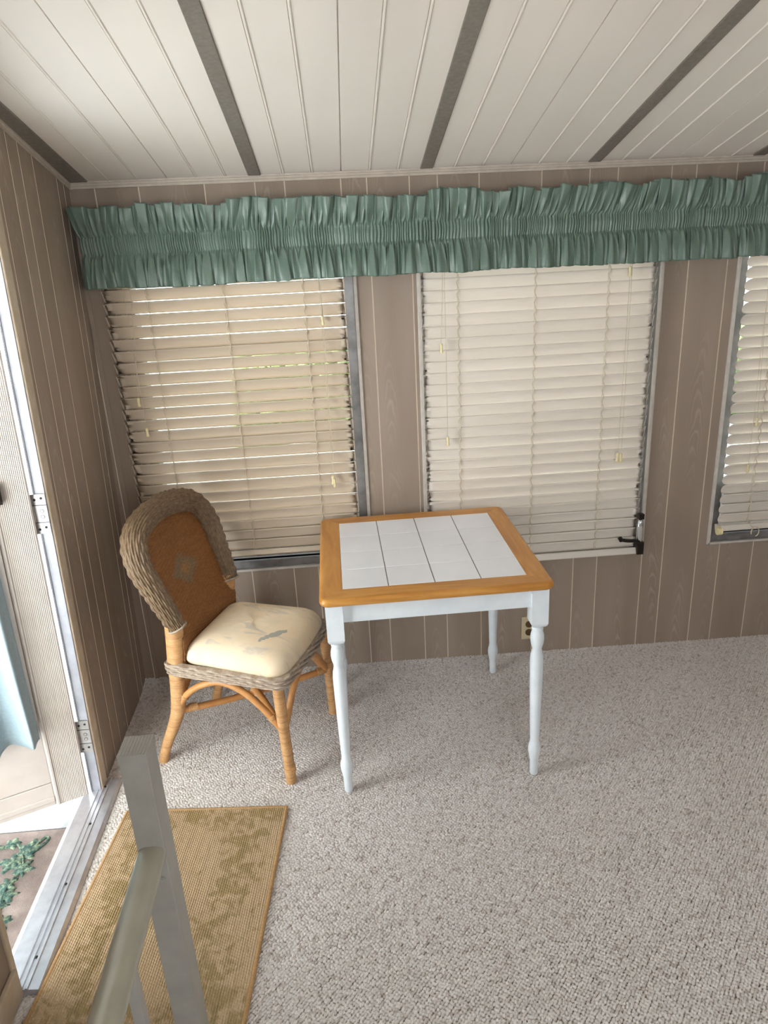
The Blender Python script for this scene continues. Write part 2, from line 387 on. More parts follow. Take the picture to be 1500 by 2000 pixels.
# floor
def fz(x, y):
    k = np.clip(1+y/.16, 0, 1); return .026*k*k*np.clip(1-x/2.6, 0, 1)
def loop_pile(X, Y):
    # looped yarn: staggered rows of rounded loops with a little jitter
    ca, sa = math.cos(.86), math.sin(.86); pa, pb = .0094, .0080
    U = (X*ca+Y*sa)/pa; W_ = (-X*sa+Y*ca)/pb
    iv = np.floor(W_).astype(int); best = np.full(X.shape, 9.0); tone = np.zeros(X.shape)
    def hsh(a, b, k):
        h = (a*73856093) ^ (b*19349663) ^ (k*83492791); h = (h ^ (h >> 13))*1274126177; return ((h >> 8) & 0xffff)/65535.0
    for dv in (-1, 0, 1):
        r = iv+dv; off = hsh(r, r*0+5, 7); iu = np.floor(U-off).astype(int)
        for du in (-1, 0, 1):
            c = iu+du; cu_ = c+.5+off+(hsh(c, r, 1)-.5)*.30; cv_ = r+.5+(hsh(c, r, 2)-.5)*.30
            d = ((U-cu_)*.90)**2+((W_-cv_)*1.04)**2; m_ = d < best
            best = np.where(m_, d, best); tone = np.where(m_, hsh(c, r, 3), tone)
            hv = None
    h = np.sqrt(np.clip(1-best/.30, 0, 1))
    return h, np.where(h < .12, -.25, tone)  # gaps take a negative value: their shade is put into the colour
gx = np.arange(-.02, 2.86, .0023); gy = np.arange(-2.16, .0201, .0023)
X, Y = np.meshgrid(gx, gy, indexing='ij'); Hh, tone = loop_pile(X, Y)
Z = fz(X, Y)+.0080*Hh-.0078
n1, n2 = X.shape; idx = np.arange(n1*n2).reshape(n1, n2)
q4 = np.stack([idx[:-1, :-1], idx[1:, :-1], idx[1:, 1:], idx[:-1, 1:]], -1).reshape(-1, 4)
# plain margin that carries the floor on to the unseen parts of the room
GXE = float(gx[-1]); ex = [(-.02, YF-.02), (GXE, YF-.02), (GXE, -2.16), (-.02, -2.16), (XR+.02, YF-.02), (XR+.02, .02), (GXE, .02)]
Vv = np.concatenate([np.stack([X, Y, Z], -1).reshape(-1, 3), np.array([(a, b, -.001) for a, b in ex])]); b0 = n1*n2
q4 = np.concatenate([q4, np.array([(b0, b0+1, b0+2, b0+3), (b0+1, b0+4, b0+5, b0+6)])])
me = bpy.data.meshes.new('floor'); me.vertices.add(len(Vv)); me.vertices.foreach_set('co', Vv.astype('f').ravel())
me.loops.add(len(q4)*4); me.loops.foreach_set('vertex_index', q4.astype('i').ravel())
me.polygons.add(len(q4)); me.polygons.foreach_set('loop_start', (np.arange(len(q4))*4).astype('i'))
me.polygons.foreach_set('use_smooth', np.ones(len(q4), bool)); me.update(calc_edges=True); me.validate()
at = me.attributes.new('yarn_tone_gap_shade', 'FLOAT', 'POINT'); at.data.foreach_set('value', np.concatenate([tone.ravel(), np.full(len(ex), .5)]).astype('f'))
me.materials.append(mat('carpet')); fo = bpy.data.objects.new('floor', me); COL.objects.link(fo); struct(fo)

# ceiling: white roof pans, three joints per pan, galvanised strips over the pan laps
SX0, SDX = .7025, .6051
strips = [SX0+SDX*k for k in range(-1, 6)]
prof = []
xcur = -.14
def pan_profile():
    pts = [(-.14, 0)]
    for k in range(-1, 6):
        x0 = SX0+SDX*k
        for j in range(1, 6):
            g = x0+SDX*j/6
            if j == 3: pts += [(g-.0016, 0), (g-.0012, .006), (g+.0012, .006), (g+.0016, 0)]
            else: pts += [(g-.0052, 0), (g-.0044, .003), (g-.0036, .003), (g-.0030, -.0012), (g-.0010, -.0030), (g+.0018, -.0030), (g+.0040, -.0010), (g+.0044, 0)]
    return [p for p in pts if p[0] < XR+.02]+[(XR+.03, 0)]
pp = pan_profile(); yy = [.03, YF-.05]
P = np.array([[(x, y, zc(x, y)+d) for y in yy] for x, d in pp]); mb = MB(); mb.grid(P, smooth=False, flip=True)
V = [(-.2, .12, zc(0, 0)+.08), (XR+.15, .12, zc(XR, 0)+.08), (XR+.15, YF-.15, zc(XR, YF)+.08), (-.2, YF-.15, zc(0, YF)+.08)]
mb.add(V, [(0, 1, 2, 3)]); struct(mb.build('ceiling', ['ceil']))
tn = 0
for k, x in enumerate(strips):
    if x > XR: continue
    tn += 1; w = .0225 if k else .030
    xs_ = (x-w, x+w) if k else (.062, .128)
    P = np.array([[(a, y, zc(a, y)-d) for y in (.0, YF)] for a, d in ((xs_[0], -.002), (xs_[0], .003), (xs_[0]+.002, .0045), (xs_[1]-.002, .0045), (xs_[1], .003), (xs_[1], -.002))])
    mb = MB(); mb.grid(P, smooth=False, flip=True); struct(mb.build('trim_%d' % tn, ['strip']))
# mouldings where ceiling meets walls
tn += 1; mb = MB(); profm = [(0, -.021), (-.006, -.021), (-.006, -.013), (-.009, -.012), (-.009, -.005), (-.013, -.004), (-.013, 0.002)]
P = np.array([[(x, y, zc(x, 0)+z) for x in (.0, XR)] for y, z in profm]); mb.grid(P, smooth=False, flip=True); struct(mb.build('trim_%d' % tn, ['mould']))
tn += 1; mb = MB()
P = np.array([[(-y, q, zc(0, q)+z) for q in (0, YF)] for y, z in profm]); mb.grid(P, smooth=False)
struct(mb.build('trim_%d' % tn, ['mould'], xf=shear))
tn += 1; mb = MB(); mb.box((.046, -.006, .0), (.064, .0, 1.99)); struct(mb.build('trim_%d' % tn, ['panel'], bevel=.002))

# ------------------------------------------------------------------ windows
for i, (a, b, c, d) in enumerate(WIN):
    r = sroot('window_%d' % (i+1), ['aluminium framed window behind the cream blind beside the door wall', 'aluminium framed window behind the closed ivory blind in the middle of the wall', 'aluminium framed window cut off by the right edge'][i], 'window', ((a+b)/2, 0, c))
    ox, oz = (a+b)/2, c
    def rel(V): V = V.copy(); V[:, 0] -= ox; V[:, 2] -= oz; return V
    mb = MB(); w = .011
    for lo, hi in (((a-.002, -.009, c-.002), (a+w, .004, d)), ((b-w, -.009, c-.002), (b+.002, .004, d)), ((a, -.009, c-.002), (b, .004, c+.008)), ((a, -.009, d-w), (b, .004, d))): mb.box(lo, hi)
    mb.build('frame_lip', ['alu_lip'], r, bevel=.002, xf=rel)
    mb = MB(); w2 = .046
    for lo, hi in (((a+.009, .006, c+.007), (a+w2, .075, d-.008)), ((b-w2, .006, c+.007), (b-.009, .075, d-.008)), ((a+w2, .006, c+.007), (b-w2, .075, c+.045)), ((a+w2, .006, d-.045), (b-w2, .075, d-.008))): mb.box(lo, hi)
    for zz in (.73, 1.08, 1.43): mb.box((a+w2, .040, zz-.011), (b-w2, .066, zz+.011))
    mb.box((a+w2, -.001, c+.036), (b-w2, .03, c+.045))
    mb.build('sash_frame', ['alu_dark'], r, bevel=.002, xf=rel)
    mb = MB(); mb.box((a+w2, .052, max(c+.045, .735)), (b-w2, .056, d-.045)); mb.build('pane', ['glass'], r, xf=rel)
    mb = MB(); mb.box((a+w2, .052, c+.045), (b-w2, .056, .725)); mb.build('lower_dimming_pane', ['glass_dimming'], r, xf=rel)  # grey pane added to dim the lower slats of the blind
    if i == 1:
        mb = MB(); x0 = b-.048
        mb.lathe([(0, -.058), (.010, -.056), (.015, -.045), (.017, -.02), (.016, .02), (.014, .045), (.008, .056), (0, .058)], (0, 0, 0), 20)
        h = mb.build('crank_housing', ['chrome'], r, xf=lambda V: rel(V*np.array([.85, .7, .92])+np.array([x0, -.082, .592])))
        mb = MB(); mb.tube(catmull([(x0+.005, -.080, .540), (x0-.012, -.088, .551), (x0-.05, -.094, .556), (x0-.082, -.096, .563)], 6), [.009]*6+[.0075]*13, 10)
        mb.tube([(x0-.082, -.096, .560), (x0-.090, -.098, .574)], .009, 12); mb.box((x0-.008, -.088, .487), (x0+.020, -.002, .542))
        mb.box((x0-.010, -.090, .645), (x0+.012, -.070, .668)); mb.build('crank_handle', ['dark'], r, bevel=.001, xf=rel)

# ------------------------------------------------------------------ blinds
def blind(label, x0, x1, zbot, ztop, yc, theta, ladders, smat, cords, rail_h=.022, rail_tilt=0.0, end_r=.018, pitch=.0432, name='window_blind'):
    cx = (x0+x1)/2; r = thing(name, label, 'blind', (cx, yc, zbot), 0, None)
    def rel(V): V = V.copy(); V[:, 0] -= cx; V[:, 1] -= yc; V[:, 2] -= zbot; return V
    W = .050; mb = MB(); zs = []
    z = zbot+rail_h+.027
    while z < ztop-.018: zs.append(z); z += pitch
    zs = zs[::-1]
    ts = np.array([0, .002, .006, .011, end_r])
    L = x1-x0; xx = np.r_[ts, np.linspace(end_r+.03, L-end_r-.03, 9), L-ts[::-1]]
    def hw(t):
        e = min(t, L-t)
        if e >= end_r: return W/2
        return W/2-end_r+math.sqrt(max(0, end_r**2-(end_r-e)**2))
    for q, z in enumerate(zs):
        th = theta(z); c, s = math.cos(th), math.sin(th); sag = RNG.normal(0, .0006)
        cross = np.linspace(-1, 1, 7); top = []; bot = []
        for t in xx:
            h = hw(t)
            for arr, off in ((top, .0014), (bot, -.0014)):
                row = []
                for k in cross:
                    a = k*h; n = off+.0030*(1-(k*h/(W/2))**2)
                    # k=+1 is the room edge (raised); normal points up and out
                    row.append((x0+t, yc-a*c+n*s, z+a*s+n*c+sag))
                arr.append(row)
        top, bot = np.array(top), np.array(bot)
        loop = np.concatenate([top, bot[:, ::-1]], 1); mb.grid(loop, cv=True, flip=True)
    mb.build('slats', [smat], r, xf=rel)
    mb = MB(); cc, ss = math.cos(rail_tilt), math.sin(rail_tilt)
    R = np.array([[1, 0, 0], [0, cc, ss], [0, -ss, cc]])
    mb.box((-(x1-x0)/2, -.026, -rail_h/2), ((x1-x0)/2, .026, rail_h/2), rot=R); mb.build('bottom_rail', [smat], r, bevel=.004, xf=lambda V: V+np.array([0, 0, rail_h/2]))
    mb = MB(); mb.box((x0, yc-.028, ztop), (x1, yc+.028, ztop+.045)); mb.build('headrail', [smat], r, bevel=.002, xf=rel)
    for lx in ladders:
        mb = MB(); pf = []; pb = []; pl = []
        for z in zs:
            th = theta(z); c, s = math.cos(th), math.sin(th)
            pf.append((lx+.0035, yc-.027*c-.0015, z+.026*s)); pb.append((lx, yc+.027*c+.002, z-.025*s))
            pf.append((lx-.0035, yc-.020*c-.004, z+.026*s-pitch*.5)); pl.append((lx-.004, yc-.012*c-.006, z+.006)); pl.append((lx+.005, yc-.027*c-.0025, z-pitch*.45))
        end = (lx, yc-.02, zbot+.006)
        mb.tube(catmull(pf+[end], 3), .0012, 6); mb.tube(pb+[(lx, yc+.02, zbot+.01)], .0010, 6); mb.tube(catmull(pl+[end], 3), .0011, 6)
        for z in zs:
            th = theta(z); c, s = math.cos(th), math.sin(th)
            mb.tube([(lx+.0035, yc-.027*c, z+.025*s-.003), (lx, yc+.027*c, z-.025*s-.003)], .0007, 5)
        mb.build('ladder_cord', ['cord'], r, xf=rel)
    for (xa, xb, zt, yo) in cords:
        mb = MB(); mb.tube([(xa, yc-yo, ztop+.01), ((xa*.6+xb*.4), yc-yo-.003, (ztop+zt)/2), (xb, yc-yo-.003, zt+.014)], .0010, 6)
        cd = mb.build('pull_cord', ['cord'], r, xf=rel)
        mb = MB(); mb.lathe([(0, .017), (.0035, .017), (.0058, .014), (.0056, .006), (.0045, 0), (.005, -.006), (.0066, -.012), (.0060, -.017), (0, -.018)], (xb, yc-yo-.003, zt), 14)
        mb.build('tassel', ['tassel'], cd, xf=rel)
    return r
R_ = math.radians
blind('cream slatted blind half tilted with thin bright gaps, nearest the door wall', .122, .990, .592, 1.735, -.05,
      lambda z: R_(np.interp(z, [.62, .75, 1.1, 1.65], [73, 71, 64, 55.5])), (.28, .555, .840), 'slat_cream',
      [(.898, .903, 1.513, .027), (.902, .895, .902, .027), (.905, .901, .890, .027), (.205, .208, 1.140, .027), (.236, .195, 1.255, .027)], rail_tilt=.5, end_r=.004)
blind('closed ivory slatted blind with a crank handle at its lower right corner', 1.268, 2.155, .478, 1.735, -.05,
      lambda z: R_(np.interp(z, [.5, .8, 1.65], [74, 76, 72])), (1.405, 1.695, 1.972), 'slat_ivory',
      [(1.349, 1.337, 1.388, .027), (1.354, 1.355, 1.029, .027), (2.044, 2.041, 1.625, .027), (2.043, 2.037, .918, .027), (2.049, 2.052, .914, .027)], rail_tilt=.35, rail_h=.028, end_r=.0015)
r3 = blind('ivory slatted blind cut off at the right edge with a curl of cord below', 2.512, 3.36, .548, 1.735, -.032,
      lambda z: R_(np.interp(z, [.55, 1.0, 1.65], [73, 68, 60])), (2.639, 2.93, 3.22), 'slat_ivory',
      [(2.578, 2.609, 1.022, .027), (2.583, 2.597, .826, .027)], rail_tilt=.2, rail_h=.026, end_r=.02)
mb = MB(); t = np.linspace(-1.3, 3.6, 22); mb.tube(np.stack([2.655+.017*np.cos(t), np.full(22, -.075), .548+.021*np.sin(t)], 1), .0022, 8)
mb.tube(catmull([(2.639, -.06, .59), (2.636, -.072, .575), (2.65, -.075, .57)], 5), .0016, 6)
mb.build('cord_loop', ['cord'], r3, xf=lambda V: V-np.array([(2.512+3.36)/2, -.032, .548]))
mb = MB(); mb.tube([(2.498, -.058, .556), (2.516, -.058, .556)], .017, 18); mb.build('rail_end_cap', ['tassel'], r3, bevel=.002, xf=lambda V: V-np.array([(2.512+3.36)/2, -.032, .548]))

# ------------------------------------------------------------------ gathered valance
def valance(label, x0, x1, seed, ret=False, lean=0.0):
    n = int((x1-x0)/.0011); rg = np.random.default_rng(seed)
    u = np.linspace(0, 1, n); L = x1-x0
    def phase(per, jit, sd):
        f = np.exp(jit*snoise(n, L/per*1.3, sd))/per; return 2*PI*np.cumsum(f)*(L/n)
    p1 = phase(.0098, .55, seed+1); p2 = phase(.031, .5, seed+2); p3 = phase(.014, .6, seed+3); p4 = phase(.030, .55, seed+4); p5 = phase(.013, .6, seed+5)
    amp1 = 1+.6*snoise(n, L/.05, seed+6); sl_t = .014*snoise(n, L/.14, seed+7)+lean*u; sl_b = .008*snoise(n, L/.14, seed+8)
    edge_t = .010*snoise(n, L/.085, seed+9)+.006*snoise(n, L/.03, seed+10); edge_b = .004*snoise(n, L/.07, seed+11)
    twf = snoise(n, L/.06, seed+12)
    rows = []
    for t in np.linspace(0, 1, 20): rows.append(('b', 1-t))
    for t in np.linspace(0, 1, 12)[1:-1]: rows.append(('p', t))
    for t in np.linspace(0, 1, 22): rows.append(('t', t))
    P = []; xb = x0+L*u; zs0 = 1.768-.0035*(xb-1.1); zs1 = 1.829-.0035*(xb-1.1)
    fine = .0052*amp1*np.abs(np.sin(p1/2))**.9
    for kind, t in rows:
        if kind == 'p':
            bulge = .004*math.sin(PI*t); sh = .0035*snoise(n, L/.02, seed+13)*math.sin(PI*t)+.004*snoise(n, L/.1, seed+14)*(t-.5)
            x = xb+sh; y = -fine*(.75+.45*math.sin(PI*t))-bulge; z = zs0+(zs1-zs0)*t
        else:
            pa, pb, sl, ed, ln = (p2, p3, sl_t, edge_t, .098) if kind == 't' else (p4, p5, sl_b, edge_b, .108)
            g = t**.75; w1 = np.exp(-t*5.0); A = .0215*g; B = .0062*min(1, t*4)*(1-.35*t)
            lob = np.abs(np.sin(pa/2+.35*t*twf))**.75; la = np.interp(np.floor((pa/2)/PI) % 7, range(7), [1, .7, 1.15, .55, .9, 1.2, .75])
            puff = .006*math.sin(PI*min(1, t*1.05))**.8
            y = -fine*w1*1.15-puff-A*1.35*lob*la-B*.8*np.sin(pb)*(.4+.6*(1-t))-.004*(t > .001)
            x = xb-A*.55*np.sin(pa)*la+B*.5*np.cos(pb)+sl*t
            z = (zs1+(ln+ed)*t) if kind == 't' else (zs0-(ln+ed)*t)
            z = z+.0025*np.sin(pa*1.0+1)*t
        y = -.100+y
        if ret:
            k = np.clip(1-(xb-x0)/.035, 0, 1); y = y*(1-k**2)+(-.012+.0)*k**2
            x = x-.0*k
            if kind == 't': x = x-.020*t*np.clip(1-(xb-x0)/.12, 0, 1)
        x = np.minimum(x, x1) if ret else np.maximum(x, x0)
        P.append(np.stack([x, y, z], 1))
    P = np.array(P); mb = MB(); c = np.array([(x0+x1)/2, -.088, 1.8])
    mb.grid(P-c, smooth=True)
    root = thing('window_valance', label, 'valance', tuple(c))
    o = mb.build('gathered_cloth', ['valance'], root)
    so = o.modifiers.new('thick', 'SOLIDIFY'); so.thickness = .0012; so.offset = 0
    mb = MB(); mb.box((x0+.02, -.092, 1.772), (x1-.002, -.085, 1.824))
    for xx in ((x0+.022, x1-.02) if ret else (x1-.02,)): mb.box((xx, -.088, 1.775), (xx+.006, -.0, 1.821))
    mb.build('curtain_rod', ['alu_lip'], root, bevel=.002, xf=lambda V: V-c)
valance('long green gathered valance with ruffled edges above the two left windows', .070, 2.292, 11, True, .016)
valance('short green gathered valance at the right end of the window wall', 2.2945, 3.55, 47, False, .010)

# ------------------------------------------------------------------ door side
ALB = M['alu']
# jamb (aluminium) and beige casing, both sheared with the wall
tn += 1; mb = MB(); mb.box((-.028, -.700, .018), (.007, -.680, DZ)); mb.box((-.028, -.704, .018), (-.023, -.698, DZ)); mb.box((.001, -.703, .018), (.007, -.698, DZ))
struct(mb.build('trim_%d' % tn, ['alu'], bevel=.0015, xf=shear))
tn += 1; mb = MB(); mb.box((-.0, -.699, .0), (.012, -.646, DZ+.05)); struct(mb.build('trim_%d' % tn, ['wood_trim'], bevel=.006, seg=3, xf=shear))
tn += 1; mb = MB(); mb.box((-.10, -1.432, .012), (.006, -1.412, DZ)); struct(mb.build('trim_%d' % tn, ['wood_trim'], bevel=.003, xf=shear))
mb = MB(); mb.box((.0, -2.6, 0), (.014, -1.424, .095)); struct(mb.build('baseboard_left', ['wood_trim'], bevel=.004, xf=shear))
# threshold
mb = MB(); T = [(-.062, -.02), (-.062, .010), (-.050, .018), (-.012, .019), (-.010, .023), (-.004, .023), (-.002, .019), (.004, .019), (.006, .023), (.011, .023), (.013, .019), (.018, .019), (.020, .022), (.025, .022), (.027, .018), (.052, .016), (.060, .004), (.060, -.02)]
P = np.array([[(x, y, z) for y in (-.640, -1.425)] for x, z in T]); mb.grid(P, smooth=False, flip=True)
mb.add(P[:, 0], [tuple(range(len(T)))]); mb.add(P[:, 1], [tuple(range(len(T)))[::-1]])
th = sroot('threshold', 'ribbed aluminium door threshold strip along the carpet edge', 'threshold', (0, 0, 0)); mb.build('sill_plate', ['alu_thresh'], th, xf=shear)
for yy_ in (-.685, -.86, -1.10, -1.335):
    mb = MB(); mb.lathe([(0, .0), (.004, 0), (.0045, .001), (.003, .003), (0, .0032)], (.0155, yy_, .0192), 12); mb.build('screw', ['dark'], th, xf=shear)

# the open door: u runs from hinge edge to latch edge, w towards the viewer's face
DP = np.array([-.014, -.722, 0]); DD = np.array([-.91, -.415, 0]); DD /= np.linalg.norm(DD); DN = np.array([-DD[1], DD[0], 0])*1.0
if DN[1] > 0: DN = -DN
def dxf(V, lean=True):
    V = np.asarray(V, float); out = DP+V[:, :1]*DD+V[:, 1:2]*DN+np.array([0, 0, 1.])*V[:, 2:3]
    out[:, 0] += LT*(V[:, 2] if lean else .27); return out
droot = sroot('door_1', 'open beige metal door with fluted edge, swung outward on hinges', 'door')
DWd, DH = .735, 1.965
mb = MB()
# fluted hinge stile: profile along u
fl = [(0, 0), (0, .028)]; uu = .004
while uu < .086:
    dep = .0 if not (.040 < uu < .050) else .0
    fl += [(uu, .0302), (uu+.0016, .0310), (uu+.0034, .0302), (uu+.0042, .0294)]; uu += .0050
fl += [(.090, .030), (.092, .034), (.097, .034), (.099, .030), (.104, .024), (.104, 0)]
P = np.array([[(a, w-.03, z) for z in (.025, DH)] for a, w in fl]); mb.grid(P, smooth=False)
mb.add(P[:, 0], [tuple(range(len(fl)))]); mb.add(P[:, 1], [tuple(range(len(fl)))[::-1]])
mb.build('hinge_stile', ['door'], droot, xf=dxf)
mb = MB(); mb.box((DWd-.10, -.03, .025), (DWd, .0, DH)); mb.build('latch_stile', ['door'], droot, bevel=.002, xf=dxf)
mb = MB(); mb.box((.104, -.03, .025), (DWd-.10, -.004, .115)); mb.box((.104, -.03, .040), (DWd-.10, -.001, .062)); mb.build('bottom_rail', ['door'], droot, bevel=.003, xf=dxf)
mb = MB(); mb.box((.104, -.03, DH-.1), (DWd-.10, -.001, DH)); mb.build('top_rail', ['door'], droot, bevel=.003, xf=dxf)
mb = MB(); mb.box((.104, -.028, .117), (DWd-.10, -.006, .36)); mb.build('kick_panel', ['door'], droot, bevel=.002, xf=dxf)
mb = MB()
for lo, hi in (((.104, -.028, .362), (.122, .004, DH-.1)), ((DWd-.118, -.028, .362), (DWd-.1, .004, DH-.1)), ((.122, -.028, .362), (DWd-.118, .004, .385))): mb.box(lo, hi)
mb.build('glazing_bead', ['door'], droot, bevel=.002, xf=dxf)
mb = MB(); mb.box((.122, -.018, .386), (DWd-.118, -.014, DH-.1)); mb.build('pane', ['glass'], droot, xf=dxf)
mb = MB(); mb.box((.072, 0, 1.105), (.100, .022, 1.165)); mb.box((.078, .02, 1.115), (.16, .032, 1.13)); mb.build('closer_bracket', ['dark'], droot, bevel=.002, xf=dxf)
for hz in (.985, .185):
    mb = MB(); mb.box((-.040, -.7055, hz), (.006, -.7035, hz+.125), 0)
    for zz in (hz+.035, hz+.09): mb.box((-.040, -.7062, zz), (.006, -.7054, zz+.0018), 1)
    for xx, zz in ((-.026, hz+.014), (-.006, hz+.020), (-.026, hz+.108), (-.006, hz+.112)):
        mb.tube([(xx, -.7045, zz), (xx, -.7062, zz)], .0040, 12, 1)
    for zz in (hz+.054, hz+.072):
        mb.tube([(-.010, -.7045, zz), (-.010, -.7060, zz)], .0062, 14, 1); mb.tube([(-.010, -.7045, zz), (-.010, -.7064, zz)], .0048, 14, 0)
    mb.tube([(-.0385, -.7068, hz), (-.0385, -.7068, hz+.125)], .0040, 10, 0)
    mb.box((-.0345, -.7074, hz+.037), (-.0315, -.7052, hz+.088), 2)
    mb.build('hinge', ['hinge', 'black', 'alu_lip'], droot, xf=shear)
# blue curtain on the door
n = 220; uu = np.linspace(0, 1, n); ub = .098+.48*uu
rows = []
for z in np.linspace(1.90, .312, 60):
    k = (1.90-z)/1.59; f = np.sin(2*PI*(uu*4.6+.88))*(.012+.018*k)+np.sin(2*PI*(uu*13+.4))*.0025*k+.004*np.sin(uu*23+z*7)*k
    f += .003*np.sin(z*9+uu*20)*k
    rows.append(np.stack([ub+.010*np.cos(2*PI*uu*4.6)*k, .040+f, np.full(n, z)+-.004*np.sin(2*PI*(uu*4.6+.88))*k*(z < .34)], 1))
mb = MB(); mb.grid(np.array(rows))
ct = mb.build('door_curtain', ['curtain'], None, xf=lambda V: dxf(V, False)); tag(ct, 'pale blue curtain hanging on the open beige door', 'curtain')
so = ct.modifiers.new('thick', 'SOLIDIFY'); so.thickness = .0015

# ------------------------------------------------------------------ outlet
o = thing('wall_outlet', 'ivory electrical outlet low on the wall behind the white table leg', 'outlet', (1.712, 0, .130))
mb = MB(); mb.box((-.033, -.006, -.056), (.033, .0, .056)); mb.build('cover_plate', ['outlet'], o, bevel=.003)
for zz in (-.02, .02):
    mb = MB(); mb.tube([(0, -.005, zz), (0, -.009, zz)], .016, 18); mb.build('receptacle', ['socket'], o, bevel=.001)

# ------------------------------------------------------------------ tile-top table
tb = thing('tile_top_table', 'square table with white tile top, honey wood border and white turned legs', 'table', (1.2041, -.4575, 0), .0127)
HO, HI, ZT = .3665, .2945, .750
prof = [(HI-.001, .722), (HI-.001, ZT-.0005), (HI+.001, ZT), (HO-.014, ZT), (HO-.008, ZT-.0012), (HO-.0035, ZT-.0045), (HO-.0008, ZT-.009), (HO, ZT-.014), (HO-.0008, ZT-.019), (HO-.0035, ZT-.0235), (HO-.008, ZT-.027), (HO-.014, ZT-.028)]
def rsq(h, r, per=8, side=10):
    pts = []; ang = [0, PI/2, PI, 3*PI/2]
    for q in range(4):
        a = ang[q]; ca, sa = math.cos(a), math.sin(a)
        loc = [(h, y) for y in np.linspace(-(h-r), h-r, side)]
        loc += [(h-r+r*math.cos(t), h-r+r*math.sin(t)) for t in np.linspace(0, PI/2, per+2)[1:-1]]
        pts += [(x*ca-y*sa, x*sa+y*ca) for x, y in loc]
    return np.array(pts)
rings = []
for h, z in prof:
    rr = max(.0006, .030-(HO-h)*(1 if h > HO-.03 else 9)); q = rsq(h, rr if h > HO-.03 else .0006); rings.append(np.c_[q, np.full(len(q), z)])
rings.append(rings[0]); P = np.array(rings); mb = MB(); nR, nC = P.shape[:2]
for i in range(nR-1):
    for j in range(nC):
        idx = [P[i, j], P[i, (j+1) % nC], P[i+1, (j+1) % nC], P[i+1, j]]; c = np.mean(idx, 0)
        side = int(((math.atan2(c[1], c[0])+PI/4) % (2*PI))//(PI/2)); a = -side*PI/2; ca, sa = math.cos(a), math.sin(a)
        uv = [(p[0]*sa+p[1]*ca+side*3.7, p[0]*ca-p[1]*sa+p[2]+side*1.3) for p in idx]
        mb.add(idx, [(0, 1, 2, 3)], 0, uv, i not in (0, 2))
mb.build('top_border', ['honey'], tb)
mb = MB(); mb.box((-HI, -HI, .722), (HI, HI, ZT-.0022)); mb.build('grout_bed', ['grout'], tb)
mb = MB(); ts = HI*2/4; g = .0011
for i in range(4):
    for j in range(4):
        gx_ = .0016; gy_ = .0014
        mb.box((-HI+i*ts+gx_, -HI+j*ts+gy_, ZT-.006), (-HI+(i+1)*ts-gx_, -HI+(j+1)*ts-gy_, ZT-.0003+RNG.uniform(-.0002, .0002)))
mb.build('tile_inlay', ['tile'], tb, bevel=.0009)
mb = MB(); a0, a1, z0, z1 = .318, .336, .655, .722
mb.box((-.31, -a1, z0), (.31, -a0, z1)); mb.box((-.31, a0, z0), (.31, a1, z1)); mb.box((-a1, -.31, z0), (-a0, .31, z1)); mb.box((a0, -.31, z0), (a1, .31, z1))
mb.build('apron', ['white'], tb, bevel=.002)
legp = [(.0, 0), (.0125, 0), (.0142, .003), (.0150, .060), (.0160, .066), (.0172, .070), (.0172, .076), (.0195, .084), (.0212, .096), (.0216, .106), (.0205, .118), (.0180, .127), (.0160, .131), (.0166, .136), (.0152, .142), (.0160, .16), (.0185, .25), (.0208, .36), (.0220, .430), (.0219, .455), (.0205, .475), (.0168, .490), (.0152, .497), (.0168, .505), (.0206, .518), (.0226, .535), (.0216, .550), (.0185, .562), (.0162, .566), (.0186, .570), (.0186, .576), (.0160, .578), (.0190, .583), (.0240, .592)]
for sx in (-1, 1):
    for sy in (-1, 1):
        c = (sx*.3235, sy*.3235, 0); mb = MB(); mb.lathe(legp, c, 32)
        b = .0270
        for (za, ba), (zb, bb) in (((.585, .019), (.5905, .0235)), ((.5905, .0235), (.599, b)), ((.599, b), (.722, b))):
            A = [(c[0]+ba*p, c[1]+ba*q, za) for p, q in ((-1, -1), (1, -1), (1, 1), (-1, 1))]; B_ = [(c[0]+bb*p, c[1]+bb*q, zb) for p, q in ((-1, -1), (1, -1), (1, 1), (-1, 1))]
            mb.add(A+B_, [(0, 1, 5, 4), (1, 2, 6, 5), (2, 3, 7, 6), (3, 0, 4, 7)])
        mb.add([(c[0]+b*p, c[1]+b*q, .722) for p, q in ((-1, -1), (1, -1), (1, 1), (-1, 1))], [(0, 1, 2, 3)])
        mb.build('leg', ['white'], tb)

